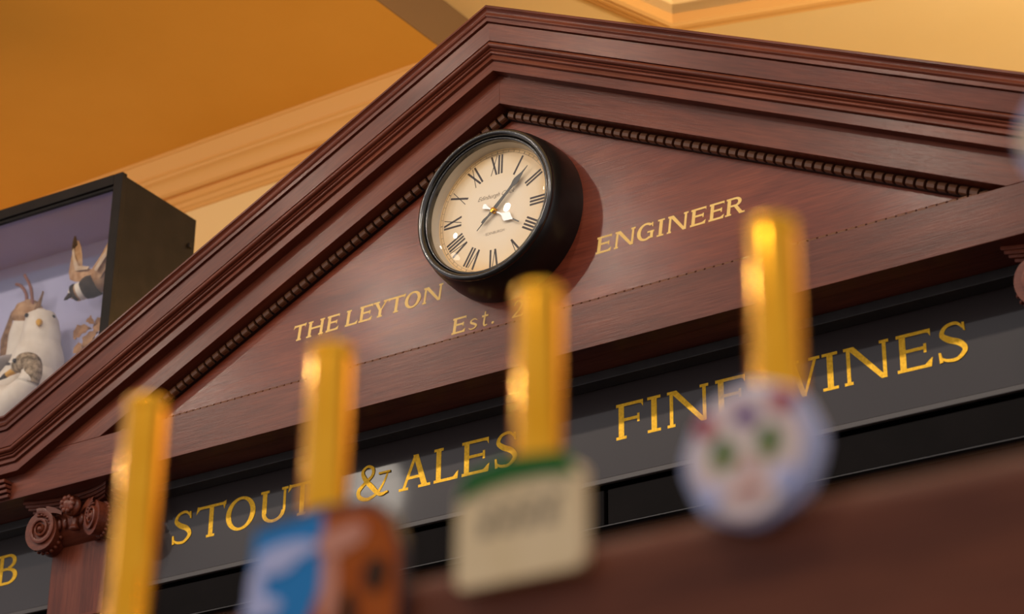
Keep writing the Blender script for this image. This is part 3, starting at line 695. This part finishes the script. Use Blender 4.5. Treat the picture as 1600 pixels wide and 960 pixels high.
# tumbling brown-and-white bird behind
d_ = thing('stuffed_wader', 'brown and white stuffed bird head down behind the gull, legs in the air', 'bird', (-1.60, .335, CB + .018))
loft('body', [(-1.615, .330, .575), (-1.618, .330, .548), (-1.622, .330, .500), (-1.626, .325, .440), (-1.63, .32, .37)], [.012, .038, .044, .040, .02], M['white_f'], d_)
loft('rump', [(-1.609, .322, .590), (-1.611, .321, .570), (-1.614, .320, .545), (-1.616, .320, .530)], [.018, .036, .040, .030], M['tan_f'], d_)
plate('wing', [((-1.640, .300, .575), (-1.665, .305, .555)), ((-1.645, .298, .52), (-1.682, .302, .50)), ((-1.635, .295, .45), (-1.675, .30, .43)), ((-1.64, .29, .38), (-1.66, .295, .37))], M['brown_f'], d_, .009)
plate('wing', [((-1.556, .305, .600), (-1.551, .305, .596)), ((-1.578, .30, .545), (-1.556, .30, .535)), ((-1.605, .295, .49), (-1.560, .297, .475)), ((-1.632, .29, .44), (-1.575, .295, .42)), ((-1.635, .29, .38), (-1.60, .295, .37))], M['brown_f'], d_, .009)
for P in ([(-1.617, .312, .560), (-1.611, .305, .600), (-1.627, .30, .628), (-1.645, .298, .638)], [(-1.585, .310, .535), (-1.586, .300, .590), (-1.593, .296, .620), (-1.612, .292, .652)]):
    mb = MB(); mb.tube(catmull(P, 6), .0042, 8); mb.build('leg', M['leg'], d_, smooth=True)
ball('head', (-1.632, .315, .355), (.022, .022, .026), M['brown_f'], d_)
mb = MB(); mb.tube([(-1.632, .315, .335), (-1.636, .30, .20), (-1.64, .29, CB + .018)], .003, 6); mb.build('perch_wire', M['dark_f'], d_)
# dry leaves
lv = thing('dried_leaves', 'sprig of curled brown dry leaves in the corner of the display case', 'dried plant', (-1.32, .26, CB + .018))
mb = MB(); mb.tube(catmull([(-1.33, .27, CB + .018), (-1.335, .268, .22), (-1.325, .262, .36), (-1.318, .26, .425)], 6), .003, 6); mb.build('stem', M['leaf'], lv)
for (cx_, cz_, r_, an) in ((-1.352, .418, .026, .3), (-1.300, .428, .030, -.5), (-1.326, .392, .028, 1.0), (-1.288, .402, .024, -1.1), (-1.35, .375, .022, 2.2), (-1.305, .365, .026, .8), (-1.328, .446, .014, -.9)):
    mb = MB(); rows = []
    for i in range(7):
        u = -1 + i / 3; wd = r_ * .55 * (1 - u * u) ** .7 + .0008; wd *= 1.25 if i % 2 else .85
        c = Vector((cx_ + u * r_ * cos(an), .255 + .010 * u * u + (cx_ + 1.32) * .25, cz_ + u * r_ * sin(an))); nx = Vector((-sin(an), 0, cos(an)))
        rows.append([c + nx * wd + Vector((0, -.006, 0)), c + Vector((0, .001, 0)), c - nx * wd + Vector((0, -.006, 0)), c + Vector((0, .004, 0))])
    mb.quadgrid(rows, True, (True, True)); mb.build('leaf', M['leaf'], lv, smooth=60)

# ------------------------------------------------------------------ bar in the foreground with its hand pumps
BT = -1.56
bar = thing('bar_counter', 'mahogany bar counter with raised rail behind the brass pumps, out of focus in front', 'counter', (1.6, -2.1, -ZO))
mb = MB(); mb.box(.2, 3.4, -2.30, -1.85, BT - .045, BT); mb.build('counter_top', M['wood_bar'], bar, bevel=.008)
mb = MB(); mb.box(.3, 3.3, -2.24, -1.90, -ZO, BT - .045); mb.build('counter_front', M['wood_bar'], bar)
mb = MB(); rail = [(-2.189, BT), (-2.189, -1.362), (-2.187, -1.354), (-2.182, -1.350), (-2.177, -1.350), (-2.172, -1.354), (-2.170, -1.362), (-2.170, BT)]
mb.quadgrid([[(x, y, z) for y, z in rail] for x in (1.30, 3.3)], True, (True, True)); mb.build('rail', M['wood_bar'], bar, smooth=40)
def clip_outline(cx, cz, w_, h_, rc, n=6):
    P = []
    for sx, sz, a0 in ((1, 1, 0), (-1, 1, 90), (-1, -1, 180), (1, -1, 270)):
        for k in range(n + 1):
            a = math.radians(a0 + 90 * k / n); P.append((cx + sx * (w_ / 2 - rc) + rc * cos(a), cz + sz * (h_ / 2 - rc) + rc * sin(a)))
    return P
PY = -2.15; TZ = -1.186; CYF = -2.198
px = [1.2633, 1.4064, 1.5500, 1.6925, 1.8640]
def adj(c, cx, cz, k, dx, dz):
    c.scale = (k, 1, k); c.location = (c.location.x + (1 - k) * cx + dx, c.location.y, c.location.z + (1 - k) * cz + dz)
def pump(i, label):
    x = px[i]
    t = thing('hand_pump', label, 'hand pump', (x, PY, BT), 'brass hand pumps along the bar')
    mb = MB(); mb.lathe_z(x, PY, [(.0185, BT), (.0185, BT + .012), (.016, BT + .018), (.0136, BT + .03)], 32, (True, False)); mb.build('base', M['brass'], t, smooth=40)
    mb = MB(); mb.lathe_z(x, PY, [(.0136, BT + .03), (.0136, TZ - .009), (.0132, TZ - .0085), (.0132, TZ - .0065)], 40); mb.build('tube', M['brass'], t, smooth=40)
    mb = MB(); mb.lathe_z(x, PY, [(.0135, TZ - .0065), (.0138, TZ - .0055), (.0138, TZ - .002), (  .0126, TZ), (.004, TZ + .0003)], 40, (False, True)); mb.build('cap', M['brass'], t, smooth=40)
    return t
def clip_stem(t, x, z):
    mb = MB(); mb.box(x - .006, x + .006, CYF + .004, PY - .012, z - .008, z + .008); mb.build('clip_bracket', M['brass'], t)
NB = [0]
def blob(name, cx, cz, rx, rz, m_, parent, y=CYF, rot=0., th=.0008):
    NB[0] += 1; th = th + .00004 * (NB[0] % 30)
    mb = MB(); n = 18; P = []
    for k in range(n):
        a = 2 * PI * k / n; u, v = rx * cos(a), rz * sin(a); P.append((cx + u * cos(rot) - v * sin(rot), cz + u * sin(rot) + v * cos(rot)))
    mb.prism_xz(P, y - th, y); return mb.build(name, m_, parent)
t1 = pump(0, 'leftmost plain brass pump handle, no clip showing')
# pump 2: blue and orange clip
t2 = pump(1, 'brass pump handle with a blue and orange clip, second from left')
x0, xm, x1 = 1.386, 1.4405, 1.4985; zt2, zb2 = -1.298, -1.405
clip_stem(t2, px[1], -1.33)
mb = MB(); mb.prism_xz([(x0 - .001, zb2), (x0 + .006, zt2 - .004), (x0 + .012, zt2 + .001), (xm, zt2 + .004), (x1 - .022, zt2 + .001), (x1 - .008, zt2 - .010), (x1, zt2 - .028), (x1 + .001, zb2)], CYF, CYF + .006); c2 = mb.build('pump_clip', M['rim_clip'], t2)
mb = MB(); mb.prism_xz([(x0, zb2), (x0 + .008, zt2 - .004), (xm + .003, zt2 + .0), (xm + .003, zt2 - .045), (xm - .008, zt2 - .070), (xm - .018, zb2)], CYF - .001, CYF); mb.build('blue_print', M['blue_clip'], c2)
mb = MB(); mb.prism_xz([(xm + .003, zt2 - .0005), (x1 - .023, zt2 - .003), (x1 - .010, zt2 - .012), (x1 - .002, zt2 - .030), (x1 - .001, zb2), (xm - .018, zb2), (xm - .008, zt2 - .070), (xm + .003, zt2 - .045)], CYF - .001, CYF); mb.build('orange_print', M['orange_clip'], c2)
for (bx, bz, rx_, rz_, k_) in ((xm - .022, zt2 - .020, .022, .006, 'pale_blue'), (xm - .030, zt2 - .026, .015, .006, 'pale_blue'), (xm - .043, zt2 - .040, .006, .016, 'pale_blue'), (xm - .038, zt2 - .050, .014, .006, 'pale_blue'), (xm - .043, zt2 - .085, .007, .012, 'pale_blue'), (xm - .022, zt2 - .096, .010, .007, 'pale_blue'),
                               (xm + .014, zt2 - .020, .014, .008, 'salmon'), (xm + .026, zt2 - .018, .008, .007, 'salmon'), (xm + .010, zt2 - .046, .006, .022, 'salmon'),
                               (xm + .024, zt2 - .068, .006, .018, 'brown'), (xm + .042, zt2 - .044, .008, .010, 'brown'), (xm + .034, zt2 - .086, .012, .010, 'brown')):
    blob('clip_print', bx, bz, rx_, rz_, M[k_], c2, CYF - .001)
adj(c2, 1.442, -1.35, .94, .004, -.006)
# pump 3: cream and green label
t3 = pump(2, 'brass pump handle with a cream label under a green band, third from left')
clip_stem(t3, px[2], -1.33)
mb = MB(); mb.prism_xz(clip_outline(1.568, -1.3395, .083, .060, .006), CYF, CYF + .006); c3 = mb.build('pump_clip', M['cream_clip'], t3)
mb = MB(); mb.prism_xz([(1.528, -1.3185), (1.533, -1.3030), (1.565, -1.2985), (1.598, -1.3020), (1.606, -1.3165), (1.585, -1.3130), (1.565, -1.3120), (1.545, -1.3135)], CYF - .0015, CYF + .0055); mb.build('green_band', M['green_clip'], c3)
for r_, (zz, hh) in enumerate(((-1.3265, .0055), (-1.3365, .0095))):
    for k in range(4):
        xx = 1.5425 + k * .0140 + (.003 if r_ == 0 else 0)
        mb = MB(); mb.box(xx, xx + .0085, CYF - .0006, CYF, zz - hh / 2, zz + hh / 2); mb.build('clip_lettering', M['clip_ink'], c3)
adj(c3, 1.568, -1.335, .90, .003, 0)
# pump 4: round clip painted as a flowery skull
t4 = pump(3, 'brass pump handle with a round pink and lilac skull clip, fourth from left')
sx, sz = 1.699, -1.3270
clip_stem(t4, px[3], -1.31)
mb = MB(); P = []
for k in range(48):
    a = 2 * PI * k / 48; r_ = .0405 * (1 + .018 * cos(8 * a)); P.append((sx + r_ * cos(a), sz + r_ * .98 * sin(a)))
mb.prism_xz(P, CYF, CYF + .007); c4 = mb.build('pump_clip', M['lilac'], t4, bevel=.0015)
mb = MB(); P = []
for k in range(40):
    a = 2 * PI * k / 40; wx = .0335 if sin(a) > 0 else .0335 - .006 * abs(sin(a)); P.append((sx - .001 + wx * cos(a), sz - .001 + .0365 * sin(a)))
mb.prism_xz(P, CYF - .003, CYF); c4f = mb.build('skull_face', M['pink'], c4, bevel=.0012)
yk = CYF - .003
for (u, v, rx_, rz_, k_) in ((-.014, .0005, .0085, .0095, 'olive'), (.013, .0025, .0085, .0095, 'olive'), (-.014, .002, .0062, .0062, 'green'), (.013, .004, .0062, .0062, 'green'),
                             (0, .020, .0062, .0052, 'purple'), (-.024, .018, .0062, .0062, 'red'), (.021, .024, .0070, .0060, 'red'), (0, -.009, .0030, .0040, 'salmon'), (-.004, .020, .003, .0028, 'purple'), (.004, .020, .003, .0028, 'purple'),
                             (-.022, -.022, .006, .0055, 'pale_blue'), (.022, -.020, .0065, .007, 'pale_blue'), (0, -.022, .011, .0026, 'salmon')):
    blob('skull_print', sx + u, sz + v, rx_, rz_, M[k_], c4, yk)
adj(c4, sx, sz, .89, .0025, -.001)
# pump 5: only the rim of its clip shows
t5 = pump(4, 'rightmost pump cut by the right edge, only its pale clip rim showing')
clip_stem(t5, px[4], -1.21)
mb = MB(); mb.prism_xz([(1.8740 + .030 * cos(2 * PI * k / 40), -1.2090 + .030 * sin(2 * PI * k / 40)) for k in range(40)], CYF, CYF + .006); c5 = mb.build('pump_clip', M['lilac'], t5)
mb = MB(); mb.prism_xz([(1.8735 + .0285 * cos(2 * PI * k / 40), -1.2080 + .013 * sin(2 * PI * k / 40)) for k in range(40)], CYF - .0012, CYF); mb.build('cream_print', M['cream_clip'], c5)

for o in bpy.data.objects:
    if 'wloc' in o.keys(): del o['wloc']
